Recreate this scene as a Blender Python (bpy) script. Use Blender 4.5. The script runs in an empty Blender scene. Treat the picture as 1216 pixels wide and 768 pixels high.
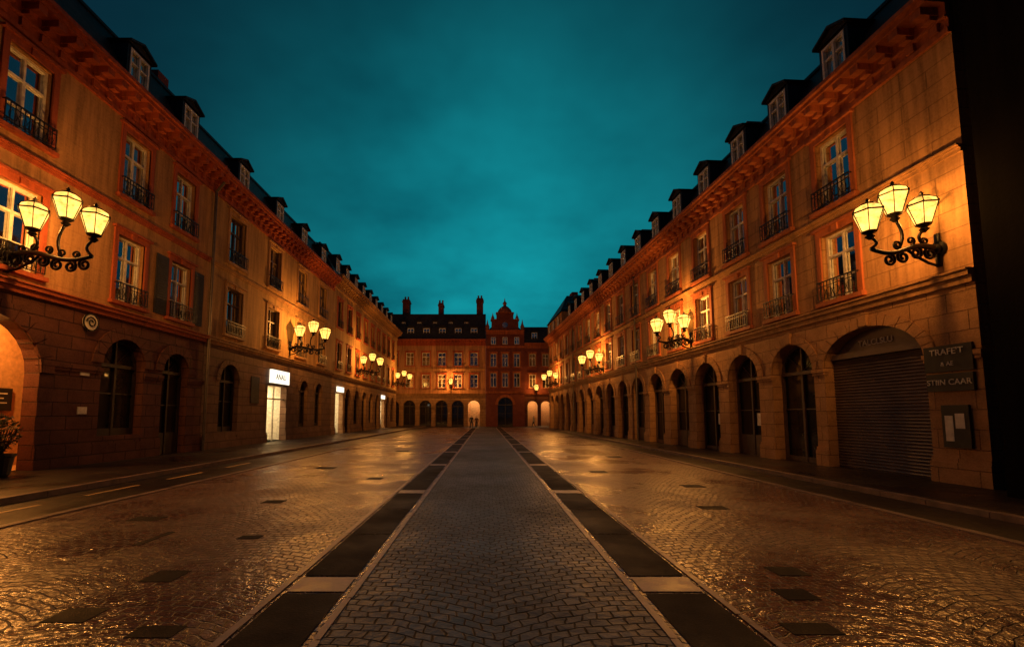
import bpy, math, random
from mathutils import Vector, Matrix
random.seed(7)
R = random.Random(11)
scene = bpy.context.scene
scene.view_settings.view_transform = 'Standard'
scene.view_settings.look = 'None'
scene.view_settings.exposure = 0

# ------------------------------------------------------------------ materials
def mat_base(name):
    m = bpy.data.materials.new(name); m.use_nodes = True
    nt = m.node_tree
    return m, nt, nt.nodes['Principled BSDF']
def N(nt, t, **kw):
    n = nt.nodes.new(t)
    for k, v in kw.items():
        setattr(n, k, v)
    return n
def L(nt, a, b): nt.links.new(a, b)
def c4(c): return (c[0], c[1], c[2], 1)
def mixc(nt, fac, a, b, blend='MIX'):
    n = N(nt, 'ShaderNodeMix', data_type='RGBA', blend_type=blend)
    for idx, v in ((0, fac), (6, a), (7, b)):
        if isinstance(v, bpy.types.NodeSocket): L(nt, v, n.inputs[idx])
        elif idx == 0: n.inputs[0].default_value = v
        else: n.inputs[idx].default_value = c4(v)
    return n.outputs[2]
def math_(nt, op, a, b=None, clamp=False):
    n = N(nt, 'ShaderNodeMath', operation=op, use_clamp=clamp)
    for i, v in enumerate((a, b)):
        if v is None: continue
        if isinstance(v, bpy.types.NodeSocket): L(nt, v, n.inputs[i])
        else: n.inputs[i].default_value = v
    return n.outputs[0]
def noise(nt, vec, scale, detail=4, rough=.6):
    n = N(nt, 'ShaderNodeTexNoise'); n.inputs['Scale'].default_value = scale
    n.inputs['Detail'].default_value = detail; n.inputs['Roughness'].default_value = rough
    if vec is not None: L(nt, vec, n.inputs['Vector'])
    return n.outputs['Fac']
def ramp(nt, fac, p0, p1, v0=0., v1=1.):
    n = N(nt, 'ShaderNodeMapRange'); L(nt, fac, n.inputs[0])
    n.inputs[1].default_value = p0; n.inputs[2].default_value = p1
    n.inputs[3].default_value = v0; n.inputs[4].default_value = v1
    return n.outputs[0]
def bump(nt, h, strength, dist, bsdf):
    b = N(nt, 'ShaderNodeBump'); b.inputs['Strength'].default_value = strength
    b.inputs['Distance'].default_value = dist
    L(nt, h, b.inputs['Height']); L(nt, b.outputs[0], bsdf.inputs['Normal'])
def uv(nt):
    return N(nt, 'ShaderNodeUVMap').outputs[0]
def scl(nt, vec, s):
    n = N(nt, 'ShaderNodeMapping'); L(nt, vec, n.inputs[0]); n.inputs['Scale'].default_value = s
    return n.outputs[0]

def plaster(name, col, dirt=.36, rough=.85, joints=False, spec=.25, jstr=.55):
    m, nt, b = mat_base(name)
    v = uv(nt)
    big = noise(nt, v, .45, 4)
    streak = noise(nt, scl(nt, v, (2.2, .18, 1)), 1.6, 4, .65)
    fine = noise(nt, v, 14, 3)
    dark = tuple(x * dirt for x in col)
    c = mixc(nt, ramp(nt, streak, .38, .6), dark, col)
    c = mixc(nt, ramp(nt, big, .3, .7, .0, .7), c, tuple(x * .55 for x in col))
    c = mixc(nt, ramp(nt, fine, .3, .7, 0, .3), c, tuple(min(1, x * 1.3) for x in col))
    h = fine
    if joints:
        br = N(nt, 'ShaderNodeTexBrick'); L(nt, v, br.inputs[0]); br.inputs['Scale'].default_value = 1
        br.inputs['Brick Width'].default_value = 1.35; br.inputs['Row Height'].default_value = .47
        br.inputs['Mortar Size'].default_value = .013; br.inputs['Mortar Smooth'].default_value = .3
        c = mixc(nt, math_(nt, 'MULTIPLY', br.outputs['Fac'], jstr), c, tuple(x * .25 for x in col))
        h = math_(nt, 'SUBTRACT', math_(nt, 'MULTIPLY', fine, .15), br.outputs['Fac'])
        bump(nt, h, .7 * jstr / .55, .02, b)
    else:
        bump(nt, h, .35, .01, b)
    L(nt, c, b.inputs['Base Color']); b.inputs['Roughness'].default_value = rough
    b.inputs['Specular IOR Level'].default_value = spec
    return m
def ashlar(name, c1, c2, mortar, bw=.95, rh=.42, ms=.02, strength=.9):
    m, nt, b = mat_base(name); v = uv(nt)
    br = N(nt, 'ShaderNodeTexBrick'); L(nt, v, br.inputs[0]); br.inputs['Scale'].default_value = 1
    br.inputs['Brick Width'].default_value = bw; br.inputs['Row Height'].default_value = rh
    br.inputs['Mortar Size'].default_value = ms; br.inputs['Mortar Smooth'].default_value = .4
    br.inputs['Color1'].default_value = c4(c1); br.inputs['Color2'].default_value = c4(c2)
    br.inputs['Mortar'].default_value = c4(mortar)
    n1 = noise(nt, v, 1.3, 5, .7); n2 = noise(nt, v, 22, 3, .7)
    c = mixc(nt, ramp(nt, n1, .35, .7, .0, .8), br.outputs['Color'], tuple(x * .4 for x in c1))
    c = mixc(nt, ramp(nt, n2, .4, .8, .0, .4), c, tuple(min(1, x * 1.5) for x in c2))
    L(nt, c, b.inputs['Base Color']); b.inputs['Roughness'].default_value = .8
    b.inputs['Specular IOR Level'].default_value = .25
    h = math_(nt, 'ADD', math_(nt, 'MULTIPLY', br.outputs['Fac'], -1.), math_(nt, 'MULTIPLY', n2, .35))
    bump(nt, h, strength, .035, b)
    return m
def simple(name, col, rough=.6, metal=0., var=.25, nscale=6., bs=.15):
    m, nt, b = mat_base(name)
    tc = N(nt, 'ShaderNodeTexCoord').outputs['Object']
    n = noise(nt, tc, nscale, 4)
    c = mixc(nt, ramp(nt, n, .3, .7), tuple(x * (1 - var) for x in col), tuple(min(1, x * (1 + var)) for x in col))
    L(nt, c, b.inputs['Base Color']); b.inputs['Metallic'].default_value = metal
    L(nt, ramp(nt, n, .3, .7, max(0, rough - .1), min(1, rough + .1)), b.inputs['Roughness'])
    bump(nt, n, bs, .01, b)
    return m
def emis(name, col, s, var=0.):
    m, nt, b = mat_base(name)
    nt.nodes.remove(b)
    e = N(nt, 'ShaderNodeEmission'); e.inputs[0].default_value = c4(col); e.inputs[1].default_value = s
    if var:
        tc = N(nt, 'ShaderNodeTexCoord').outputs['Object']
        L(nt, ramp(nt, noise(nt, tc, 1.7, 3), .35, .65, s * (1 - var), s * (1 + var)), e.inputs[1])
    L(nt, e.outputs[0], nt.nodes['Material Output'].inputs[0])
    return m
def winglass(name, dark, gloss):
    m, nt, b = mat_base(name)
    v = uv(nt)
    nn = noise(nt, v, .9, 3)
    c = mixc(nt, ramp(nt, nn, .4, .62), (.006, .006, .008), dark)
    L(nt, c, b.inputs['Base Color']); b.inputs['Roughness'].default_value = .6; b.inputs['Specular IOR Level'].default_value = .1
    g = N(nt, 'ShaderNodeBsdfGlossy'); g.inputs['Color'].default_value = (.9, .95, .95, 1)
    g.inputs['Roughness'].default_value = .04
    bm = N(nt, 'ShaderNodeBump'); bm.inputs['Strength'].default_value = .05; bm.inputs['Distance'].default_value = .05
    L(nt, noise(nt, v, 1.3, 1), bm.inputs['Height']); L(nt, bm.outputs[0], g.inputs['Normal'])
    mx = N(nt, 'ShaderNodeMixShader'); mx.inputs[0].default_value = gloss
    L(nt, b.outputs[0], mx.inputs[1]); L(nt, g.outputs[0], mx.inputs[2])
    L(nt, mx.outputs[0], nt.nodes['Material Output'].inputs[0])
    return m
def slate(name, col=(.018, .018, .022)):
    m, nt, b = mat_base(name); v = uv(nt)
    br = N(nt, 'ShaderNodeTexBrick'); L(nt, v, br.inputs[0]); br.inputs['Scale'].default_value = 1
    br.inputs['Brick Width'].default_value = .3; br.inputs['Row Height'].default_value = .2
    br.inputs['Mortar Size'].default_value = .008
    br.inputs['Color1'].default_value = c4(col); br.inputs['Color2'].default_value = c4(tuple(x * 1.9 for x in col))
    br.inputs['Mortar'].default_value = c4(tuple(x * .3 for x in col))
    L(nt, br.outputs['Color'], b.inputs['Base Color']); b.inputs['Roughness'].default_value = .6
    b.inputs['Specular IOR Level'].default_value = .3
    bump(nt, math_(nt, 'MULTIPLY', br.outputs['Fac'], -1.), .6, .02, b)
    return m
def cobble(name, c1, c2, mortar, W, sag, bw=.125, rh=.1, wet=(.22, .6), off=0., stain=.5, spec=.7):
    m, nt, b = mat_base(name); v = uv(nt)
    wob = N(nt, 'ShaderNodeTexNoise'); L(nt, v, wob.inputs['Vector']); wob.inputs['Scale'].default_value = 3.2
    wob.inputs['Detail'].default_value = 2
    sub = N(nt, 'ShaderNodeVectorMath', operation='SUBTRACT'); L(nt, wob.outputs['Color'], sub.inputs[0]); sub.inputs[1].default_value = (.5, .5, .5)
    sc = N(nt, 'ShaderNodeVectorMath', operation='SCALE'); L(nt, sub.outputs[0], sc.inputs[0]); sc.inputs['Scale'].default_value = .14
    ad = N(nt, 'ShaderNodeVectorMath', operation='ADD'); L(nt, v, ad.inputs[0]); L(nt, sc.outputs[0], ad.inputs[1])
    sp = N(nt, 'ShaderNodeSeparateXYZ'); L(nt, ad.outputs[0], sp.inputs[0])
    xo = math_(nt, 'ADD', sp.outputs[0], off)
    pp = math_(nt, 'PINGPONG', xo, W / 2)
    cc = math_(nt, 'SUBTRACT', pp, W / 2)
    k = sag / (W / 2) ** 2
    y2 = math_(nt, 'ADD', sp.outputs[1], math_(nt, 'MULTIPLY', math_(nt, 'MULTIPLY', cc, cc), k))
    cb = N(nt, 'ShaderNodeCombineXYZ'); L(nt, xo, cb.inputs[0]); L(nt, y2, cb.inputs[1])
    br = N(nt, 'ShaderNodeTexBrick'); L(nt, cb.outputs[0], br.inputs[0]); br.inputs['Scale'].default_value = 1
    br.inputs['Brick Width'].default_value = bw; br.inputs['Row Height'].default_value = rh
    br.inputs['Mortar Size'].default_value = .012; br.inputs['Mortar Smooth'].default_value = .85
    br.inputs['Color1'].default_value = c4(c1); br.inputs['Color2'].default_value = c4(c2); br.inputs['Mortar'].default_value = c4(mortar)
    big = noise(nt, v, .35, 4, .65); mid = noise(nt, v, 5., 3, .65); fine = noise(nt, v, 60, 2)
    c = mixc(nt, ramp(nt, big, .35, .68, 0, stain), br.outputs['Color'], tuple(x * .4 for x in c1))
    c = mixc(nt, ramp(nt, mid, .45, .75, 0, .4), c, tuple(min(1, x * 1.5) for x in c2))
    L(nt, c, b.inputs['Base Color'])
    rr = math_(nt, 'ADD', ramp(nt, big, .38, .62, wet[0], wet[1]), ramp(nt, fine, .3, .7, -.05, .08))
    rr = math_(nt, 'ADD', rr, math_(nt, 'MULTIPLY', br.outputs['Fac'], .3), True)
    L(nt, rr, b.inputs['Roughness']); b.inputs['Specular IOR Level'].default_value = spec
    h = math_(nt, 'ADD', math_(nt, 'MULTIPLY', br.outputs['Fac'], -1.), math_(nt, 'ADD', math_(nt, 'MULTIPLY', fine, .12), math_(nt, 'MULTIPLY', mid, 1.5)))
    bump(nt, h, 1., .02, b)
    return m
def asphalt(name, col, wet=(.25, .7), spec=.5):
    m, nt, b = mat_base(name); v = uv(nt)
    big = noise(nt, v, .5, 5, .65); fine = noise(nt, v, 45, 3)
    c = mixc(nt, ramp(nt, fine, .3, .7), tuple(x * .6 for x in col), tuple(x * 1.5 for x in col))
    c = mixc(nt, ramp(nt, big, .4, .7, 0, .6), c, tuple(x * .5 for x in col))
    L(nt, c, b.inputs['Base Color']); L(nt, ramp(nt, big, .35, .65, wet[0], wet[1]), b.inputs['Roughness'])
    b.inputs['Specular IOR Level'].default_value = spec
    bump(nt, math_(nt, 'ADD', fine, math_(nt, 'MULTIPLY', big, 2.)), .4, .012, b)
    return m

M = {}
M['stoneA'] = ashlar('red_brown_rusticated_stone', (.12, .046, .036), (.17, .066, .048), (.024, .012, .01))
M['stoneB'] = ashlar('grey_brown_ashlar', (.20, .115, .075), (.26, .15, .095), (.05, .026, .02), 1.0, .45)
M['stoneC'] = ashlar('ochre_ashlar', (.36, .21, .11), (.42, .25, .13), (.1, .05, .03), 1.0, .45)
M['stoneR'] = ashlar('sandstone_ashlar', (.40, .22, .11), (.48, .27, .135), (.10, .048, .03), .9, .46, .014, .7)
M['plA'] = plaster('terracotta_plaster', (.52, .28, .125), joints=True, jstr=.22)
M['plB'] = plaster('ochre_plaster', (.54, .32, .13), joints=True, jstr=.2)
M['plC'] = plaster('yellow_ochre_plaster', (.58, .35, .14))
M['plR'] = plaster('sandstone_wall', (.56, .31, .14), joints=True)
M['plF'] = plaster('orange_plaster', (.56, .28, .14))
M['brick'] = ashlar('dark_red_brick', (.22, .055, .04), (.27, .075, .05), (.1, .045, .035), .24, .08, .01, .4)
M['trim'] = plaster('red_orange_trim', (.44, .10, .04), rough=.7)
M['trimR'] = plaster('red_sandstone_trim', (.50, .155, .065), rough=.7)
M['trimS'] = plaster('stone_trim', (.52, .29, .13), rough=.7)
M['white'] = simple('white_painted_wood', (.75, .72, .66), .5)
M['dframe'] = simple('dark_painted_wood', (.03, .02, .018), .45)
M['bframe'] = simple('brown_painted_wood', (.09, .055, .04), .45)
M['iron'] = simple('black_wrought_iron', (.012, .011, .011), .4, .3)
M['shutter'] = simple('dark_window_shutter', (.02, .017, .02), .6)
M['rolls'] = simple('grey_roller_shutter_metal', (.12, .09, .085), .5, .3, .35, 1.2)
M['g1'] = winglass('window_glass', (.05, .04, .03), .92)
M['g2'] = winglass('window_glass_curtained', (.36, .26, .17), .5)
M['g3'] = winglass('dark_shop_glass', (.02, .015, .012), .07)
M['slate'] = slate('slate_roof')
M['slate2'] = slate('slate_roof_far', (.03, .028, .03))
M['cop'] = simple('dark_zinc', (.03, .03, .035), .5, .5)
M['inner'] = simple('warm_interior_plaster', (.62, .36, .17), .8)
M['white_in'] = simple('white_interior_plaster', (.8, .74, .62), .8)
M['shoplight'] = emis('shop_ceiling_light', (1, .72, .38), 36.)
M['display'] = emis('glowing_shop_display', (1, .72, .36), 2.4, .5)  # emission added to the display panels so the shops look brightly lit
M['signlight'] = emis('illuminated_sign', (1, .88, .66), 1.8)
M['signdark'] = simple('dark_sign_board', (.012, .012, .014), .6)
M['text_l'] = simple('pale_lettering', (.7, .66, .6), .6)
M['pipe'] = simple('zinc_downpipe', (.12, .10, .09), .45, .6)
M['blackwall'] = plaster('unlit_black_wall', (.006, .005, .006), spec=.05)  # near-black base colour puts the unlit look into the wall itself
M['cob'] = cobble('wet_granite_setts', (.15, .07, .048), (.27, .135, .088), (.014, .007, .006), 1.9, .32, .145, .112, wet=(.13, .5), spec=1.)
M['path'] = cobble('grey_granite_setts', (.115, .12, .13), (.20, .205, .215), (.018, .017, .018), 2.65, .42, .15, .118, (.38, .62), 1.325 + 1.25, .4, .4)
M['slab'] = asphalt('dark_stone_slabs', (.014, .009, .012), (.55, .85), .12)
M['asph'] = asphalt('wet_asphalt', (.016, .01, .011), (.3, .65), .25)
M['pave'] = asphalt('dark_pavement', (.024, .014, .014), (.25, .6), .35)
M['kerb'] = simple('granite_kerb', (.22, .15, .12), .5, 0, .35, 3)
M['strip'] = simple('pale_granite_strip', (.48, .36, .28), .45, 0, .5, 4)
M['paint'] = simple('worn_road_paint', (.62, .42, .16), .5, 0, .4, 9)
M['leaf'] = simple('plant_leaves', (.05, .075, .03), .5, 0, .6, 8)
M['pot'] = simple('dark_planter', (.03, .025, .022), .5)

def lantern_glass():
    m, nt, b = mat_base('lit_lantern_glass'); nt.nodes.remove(b)
    t = N(nt, 'ShaderNodeBsdfTransparent'); e = N(nt, 'ShaderNodeEmission')
    e.inputs[0].default_value = (1, .48, .085, 1)
    tc = N(nt, 'ShaderNodeTexCoord').outputs['Object']
    L(nt, ramp(nt, noise(nt, tc, 5, 3), .35, .65, 1.5, 4.2), e.inputs[1])
    mx = N(nt, 'ShaderNodeMixShader'); mx.inputs[0].default_value = .75
    L(nt, t.outputs[0], mx.inputs[1]); L(nt, e.outputs[0], mx.inputs[2])
    L(nt, mx.outputs[0], nt.nodes['Material Output'].inputs[0])
    return m
M['lglass'] = lantern_glass()

# ------------------------------------------------------------------ mesh helpers
class Frame:
    def __init__(s, o, u, n):
        s.o = Vector(o); s.u = Vector(u).normalized(); s.n = Vector(n).normalized()
    def P(s, u, n, z): return s.o + s.u * u + s.n * n + Vector((0, 0, z))
WF = Frame((0, 0, 0), (1, 0, 0), (0, 1, 0))

def empty(name, loc=(0, 0, 0)):
    e = bpy.data.objects.new(name, None); e.location = loc; e.empty_display_size = .3
    scene.collection.objects.link(e); return e
def adopt(o, parent):
    if parent is not None:
        o.parent = parent; o.matrix_parent_inverse = Matrix.Translation(-Vector(parent.location))

class Part:
    def __init__(s, name, mat, frame=WF, parent=None, smooth=False):
        s.name, s.mat, s.f, s.parent, s.smooth = name, mat, frame, parent, smooth
        s.v = []; s.faces = []; s.uv = []
    def poly(s, pts):
        pts = [Vector(p) for p in pts]
        nx = ny = nz = 0
        for i in range(len(pts)):
            a, b = pts[i], pts[(i + 1) % len(pts)]
            nx += (a.y - b.y) * (a.z + b.z); ny += (a.z - b.z) * (a.x + b.x); nz += (a.x - b.x) * (a.y + b.y)
        ax = max((abs(nx), 0), (abs(ny), 1), (abs(nz), 2))[1]
        i0 = len(s.v)
        for p in pts:
            s.v.append(s.f.P(p.x, p.y, p.z))
            s.uv.append((p.y, p.z) if ax == 0 else (p.x, p.z) if ax == 1 else (p.x, p.y))
        s.faces.append(list(range(i0, i0 + len(pts))))
    def box(s, u0, u1, n0, n1, z0, z1):
        s.poly([(u0, n1, z0), (u1, n1, z0), (u1, n1, z1), (u0, n1, z1)])
        s.poly([(u0, n0, z0), (u0, n0, z1), (u1, n0, z1), (u1, n0, z0)])
        s.poly([(u0, n0, z0), (u0, n1, z0), (u0, n1, z1), (u0, n0, z1)])
        s.poly([(u1, n0, z0), (u1, n0, z1), (u1, n1, z1), (u1, n1, z0)])
        s.poly([(u0, n0, z1), (u0, n1, z1), (u1, n1, z1), (u1, n0, z1)])
        s.poly([(u0, n0, z0), (u1, n0, z0), (u1, n1, z0), (u0, n1, z0)])
    def tube(s, pts, rad, k=8):
        pts = [Vector(p) for p in pts]; n = len(pts)
        rr = rad if isinstance(rad, (list, tuple)) else [rad] * n
        rings = []
        for i, p in enumerate(pts):
            d = (pts[min(i + 1, n - 1)] - pts[max(i - 1, 0)])
            if d.length < 1e-6: d = Vector((0, 0, 1))
            d.normalize()
            a = Vector((1, 0, 0)) if abs(d.x) < .9 else Vector((0, 1, 0))
            e1 = d.cross(a).normalized(); e2 = d.cross(e1)
            rings.append([p + (e1 * math.cos(2 * math.pi * j / k) + e2 * math.sin(2 * math.pi * j / k)) * rr[i] for j in range(k)])
        for i in range(n - 1):
            for j in range(k):
                s.poly([rings[i][j], rings[i][(j + 1) % k], rings[i + 1][(j + 1) % k], rings[i + 1][j]])
        s.poly(rings[0][::-1]); s.poly(rings[-1])
    def lathe(s, c, prof, k=12, rot=0.):
        c = Vector(c)
        rings = [[c + Vector((r * math.cos(2 * math.pi * j / k + rot), r * math.sin(2 * math.pi * j / k + rot), z)) for j in range(k)] for r, z in prof]
        for i in range(len(rings) - 1):
            for j in range(k):
                s.poly([rings[i][j], rings[i][(j + 1) % k], rings[i + 1][(j + 1) % k], rings[i + 1][j]])
        if prof[0][0] > 1e-4: s.poly(rings[0][::-1])
        if prof[-1][0] > 1e-4: s.poly(rings[-1])
    def build(s):
        if not s.faces: return None
        me = bpy.data.meshes.new(s.name); me.from_pydata([tuple(v) for v in s.v], [], s.faces)
        l = me.uv_layers.new(name='UVMap')
        for i, lp in enumerate(me.loops): l.data[i].uv = s.uv[lp.vertex_index]
        me.materials.append(s.mat)
        if s.smooth:
            import bmesh
            bm = bmesh.new(); bm.from_mesh(me); bmesh.ops.remove_doubles(bm, verts=bm.verts, dist=1e-4); bm.to_mesh(me); bm.free()
            for p in me.polygons: p.use_smooth = True
        o = bpy.data.objects.new(s.name, me); scene.collection.objects.link(o)
        adopt(o, s.parent)
        return o

class Kit:
    """set of parts of one real object"""
    def __init__(s, name, frame, loc=(0, 0, 0)):
        s.e = empty(name, loc); s.f = frame; s.p = {}
    def __call__(s, part, mat, smooth=False):
        k = (part, mat)
        if k not in s.p: s.p[k] = Part(part, M[mat], s.f, s.e, smooth)
        return s.p[k]
    def done(s):
        for p in s.p.values(): p.build()

def arc_pts(c, sp, r, rise, n=14):
    return [(c - r * math.cos(math.pi * i / n), sp + rise * math.sin(math.pi * i / n)) for i in range(n + 1)]
def wall(P, u0, u1, z0, z1, ops, depth=.3, n=0.):
    """ops: (c,w,b,t,rise) sorted"""
    cur = u0
    q = lambda a, b, c, d: P.poly([(a, n, c), (b, n, c), (b, n, d), (a, n, d)])
    for (c, w, b, t, rise) in ops:
        l, r = c - w / 2, c + w / 2
        if l > cur: q(cur, l, z0, z1)
        if b > z0: q(l, r, z0, b); P.poly([(l, n, b), (r, n, b), (r, n - depth, b), (l, n - depth, b)])
        sp = t - rise
        P.poly([(l, n, b), (l, n, sp), (l, n - depth, sp), (l, n - depth, b)])
        P.poly([(r, n, b), (r, n, sp), (r, n - depth, sp), (r, n - depth, b)])
        if rise <= 0:
            q(l, r, t, z1); P.poly([(l, n, t), (r, n, t), (r, n - depth, t), (l, n - depth, t)])
        else:
            a = arc_pts(c, sp, w / 2, rise)
            for i in range(len(a) - 1):
                (ua, za), (ub, zb) = a[i], a[i + 1]
                P.poly([(ua, n, za), (ub, n, zb), (ub, n, z1), (ua, n, z1)])
                P.poly([(ua, n, za), (ub, n, zb), (ub, n - depth, zb), (ua, n - depth, za)])
        cur = r
    if u1 > cur: q(cur, u1, z0, z1)
def ring(P, c, sp, r0, r1, rise0, rise1, n0, n1, seg=14, gap=0.):
    a = arc_pts(c, sp, r0, rise0, seg); b = arc_pts(c, sp, r1, rise1, seg)
    for i in range(seg):
        A, B, C, D = a[i], a[i + 1], b[i + 1], b[i]
        if gap:
            f = lambda p, q, t: (p[0] + (q[0] - p[0]) * t, p[1] + (q[1] - p[1]) * t)
            A, B, C, D = f(A, B, gap), f(A, B, 1 - gap), f(D, C, 1 - gap), f(D, C, gap)
        P.poly([(A[0], n1, A[1]), (B[0], n1, B[1]), (C[0], n1, C[1]), (D[0], n1, D[1])])
        P.poly([(D[0], n0, D[1]), (C[0], n0, C[1]), (C[0], n1, C[1]), (D[0], n1, D[1])])
        P.poly([(A[0], n0, A[1]), (B[0], n0, B[1]), (B[0], n1, B[1]), (A[0], n1, A[1])])
        if gap or i in (0, seg - 1):
            P.poly([(A[0], n0, A[1]), (A[0], n1, A[1]), (D[0], n1, D[1]), (D[0], n0, D[1])])
            P.poly([(B[0], n0, B[1]), (B[0], n1, B[1]), (C[0], n1, C[1]), (C[0], n0, C[1])])

def window(K, c, w, b, t, fr='white', depth=.26, tr='trim', rail=True, shutters=0, fine=True, glass=None):
    l, r = c - w / 2, c + w / 2; n = -depth
    g = glass or ('g2' if R.random() < .2 else 'g1')
    K('glass', g).poly([(l, n + .02, b), (r, n + .02, b), (r, n + .02, t), (l, n + .02, t)])
    F = K('window_frames', fr); n0, n1 = n + .03, n + .09; e = .075
    F.box(l, l + e, n0, n1, b, t); F.box(r - e, r, n0, n1, b, t)
    F.box(l + e, r - e, n0, n1 - .003, b, b + e); F.box(l + e, r - e, n0, n1 - .003, t - e, t)
    zt = b + (t - b) * .68
    F.box(l + e, r - e, n0, n1 + .01, zt - .035, zt + .035)
    F.box(c - .05, c + .05, n0, n1 + .005, b + e, zt - .035)
    F.box(c - .03, c + .03, n0, n1 - .005, zt + .035, t - e)
    if fine:
        zm = b + (zt - b) * .5
        F.box(l + e, c - .05, n0, n1 - .02, zm - .015, zm + .015); F.box(c + .05, r - e, n0, n1 - .02, zm - .015, zm + .015)
    if tr:
        T = K('window_surrounds', tr); s_ = .17
        T.box(l - s_, l, -.05, .06, b - .002, t); T.box(r, r + s_, -.05, .06, b - .002, t)
        T.box(l - s_ - .0, r + s_, -.05, .063, t, t + .2)
        T.box(l - s_ - .08, r + s_ + .08, .0, .15, t + .2, t + .28)
        T.box(c - .11, c + .11, .0, .11, t + .01, t + .197)
        T.box(l - s_ - .06, r + s_ + .06, -.05, .16, b - .13, b - .004)
    if rail:
        I = K('balcony_railings', 'iron'); h = .62; na = .17
        if tr is None: na = .1
        I.box(l - .08, r + .08, na - .02, na + .02, b + h, b + h + .035)
        I.box(l - .08, r + .08, na - .015, na + .015, b + .05, b + .075)
        I.box(l - .08, r + .08, na - .012, na + .012, b + h - .14, b + h - .12)
        for uu in (l - .08, r + .055): I.box(uu, uu + .025, -.0, na + .01, b + h + .004, b + h + .03)
        k = 11 if fine else 7
        for i in range(k + 1):
            x = l - .08 + (w + .16) * i / k
            I.box(x - .01, x + .01, na - .01, na + .01, b + .075, b + h)
        if fine:
            for i in range(5):
                cx = l + w * (i + .5) / 5; rr = w / 11
                I.tube([(cx + rr * math.cos(a_), na, b + .27 + rr * 1.3 * math.sin(a_)) for a_ in [2 * math.pi * j / 10 for j in range(11)]], .011, 4)
    if shutters:
        S = K('shutters', 'shutter')
        for (x0, x1) in ((l - s_ - .68, l - s_ - .02), (r + s_ + .02, r + s_ + .68)):
            S.box(x0, x1, .01, .06, b, t)
            z = b + .1
            while z < t - .12:
                S.box(x0 + .07, x1 - .07, .06, .08, z, z + .05); z += .1
def cornice(K, u0, u1, z0, z1, mat, proj=.6, step=.58, mod=True, sd=.0):
    C = K('cornice', mat); h = z1 - z0
    C.box(u0, u1, -.1, .09, z0, z0 + h * .13)
    C.box(u0, u1, -.1, .045, z0 + h * .13, z0 + h * .38)
    C.box(u0, u1, -.1, .14, z0 + h * .38, z0 + h * .44)
    C.box(u0 - sd, u1 + sd, -.1, proj, z0 + h * .76, z0 + h * .88)
    C.box(u0 - sd, u1 + sd, -.1, proj + .1, z0 + h * .88, z1)
    C.box(u0, u1, -.1, .1, z0 + h * .44, z0 + h * .76)
    if mod:
        n = int((u1 - u0) / step); st = (u1 - u0) / n
        for i in range(n):
            x = u0 + st * (i + .5)
            C.box(x - .13, x + .13, .1, proj - .06, z0 + h * .56, z0 + h * .757)
            C.box(x - .11, x + .11, .1, proj * .5, z0 + h * .45, z0 + h * .56)
            C.box(x - .10, x + .10, .045, .13, z0 + h * .16, z0 + h * .37)
def dormer(K, c, z, w=1.0, h=1.5, n=-.3, fine=True, roof='slate', fr='white'):
    B = K('dormer_walls', 'cop'); l, r = c - w / 2, c + w / 2
    B.box(l - .12, l, -1.9, n, z, z + h); B.box(r, r + .12, -1.9, n, z, z + h)
    B.box(l, r, -1.9, n - .001, z - .1, z + .08); B.box(l, r, -1.9, n - .002, z + h - .1, z + h)
    K('glass', 'g1').poly([(l, n - .1, z + .08), (r, n - .1, z + .08), (r, n - .1, z + h - .1), (l, n - .1, z + h - .1)])
    F = K('window_frames', fr); e = .075
    F.box(l, l + e, n - .08, n + .03, z + .08, z + h - .1); F.box(r - e, r, n - .08, n + .03, z + .08, z + h - .1)
    F.box(l + e, r - e, n - .08, n + .027, z + .08, z + .17); F.box(l + e, r - e, n - .08, n + .027, z + h - .19, z + h - .1)
    F.box(c - .04, c + .04, n - .08, n + .02, z + .17, z + h - .19)
    zm = z + h * .58
    F.box(l + e, c - .04, n - .08, n + .0, zm - .025, zm + .025); F.box(c + .04, r - e, n - .08, n + .0, zm - .025, zm + .025)
    T = K('dormer_roofs', roof); ov = .2; zz = z + h; hh = .3
    a, b_, ap = (l - ov, zz), (r + ov, zz), (c, zz + hh)
    for (p, q) in ((a, ap), (ap, b_)):
        T.poly([(p[0], n + .18, p[1]), (q[0], n + .18, q[1]), (q[0], -2.3, q[1]), (p[0], -2.3, p[1])])
        T.poly([(p[0], n + .18, p[1]), (q[0], n + .18, q[1]), (q[0], n + .18, q[1] + .09), (p[0], n + .18, p[1] + .09)])
        T.poly([(p[0], n + .18, p[1] + .09), (q[0], n + .18, q[1] + .09), (q[0], -2.3, q[1] + .09), (p[0], -2.3, p[1] + .09)])
    T.poly([(a[0], n + .05, a[1]), (b_[0], n + .05, b_[1]), (ap[0], n + .05, ap[1])])
def mansard(K, u0, u1, z, h, mat='slate', back=-11., set_=1.4):
    S = K('roof', mat)
    S.poly([(u0, .1, z + .01), (u1, .1, z + .01), (u1, -set_, z + h), (u0, -set_, z + h)])
    S.poly([(u0, -set_, z + h), (u1, -set_, z + h), (u1, back / 2, z + h + .9), (u0, back / 2, z + h + .9)])
    S.poly([(u0, back, z + h), (u1, back, z + h), (u1, back / 2, z + h + .9), (u0, back / 2, z + h + .9)])
    S.poly([(u0, back, z), (u1, back, z), (u1, back, z + h), (u0, back, z + h)])
    for u in (u0, u1):
        S.poly([(u, .1, z), (u, -set_, z + h), (u, back / 2, z + h + .9), (u, back, z + h), (u, back, z)])
    K('roof_ridge', 'cop').box(u0, u1, -set_ - .08, -set_ + .08, z + h - .04, z + h + .08)
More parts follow.
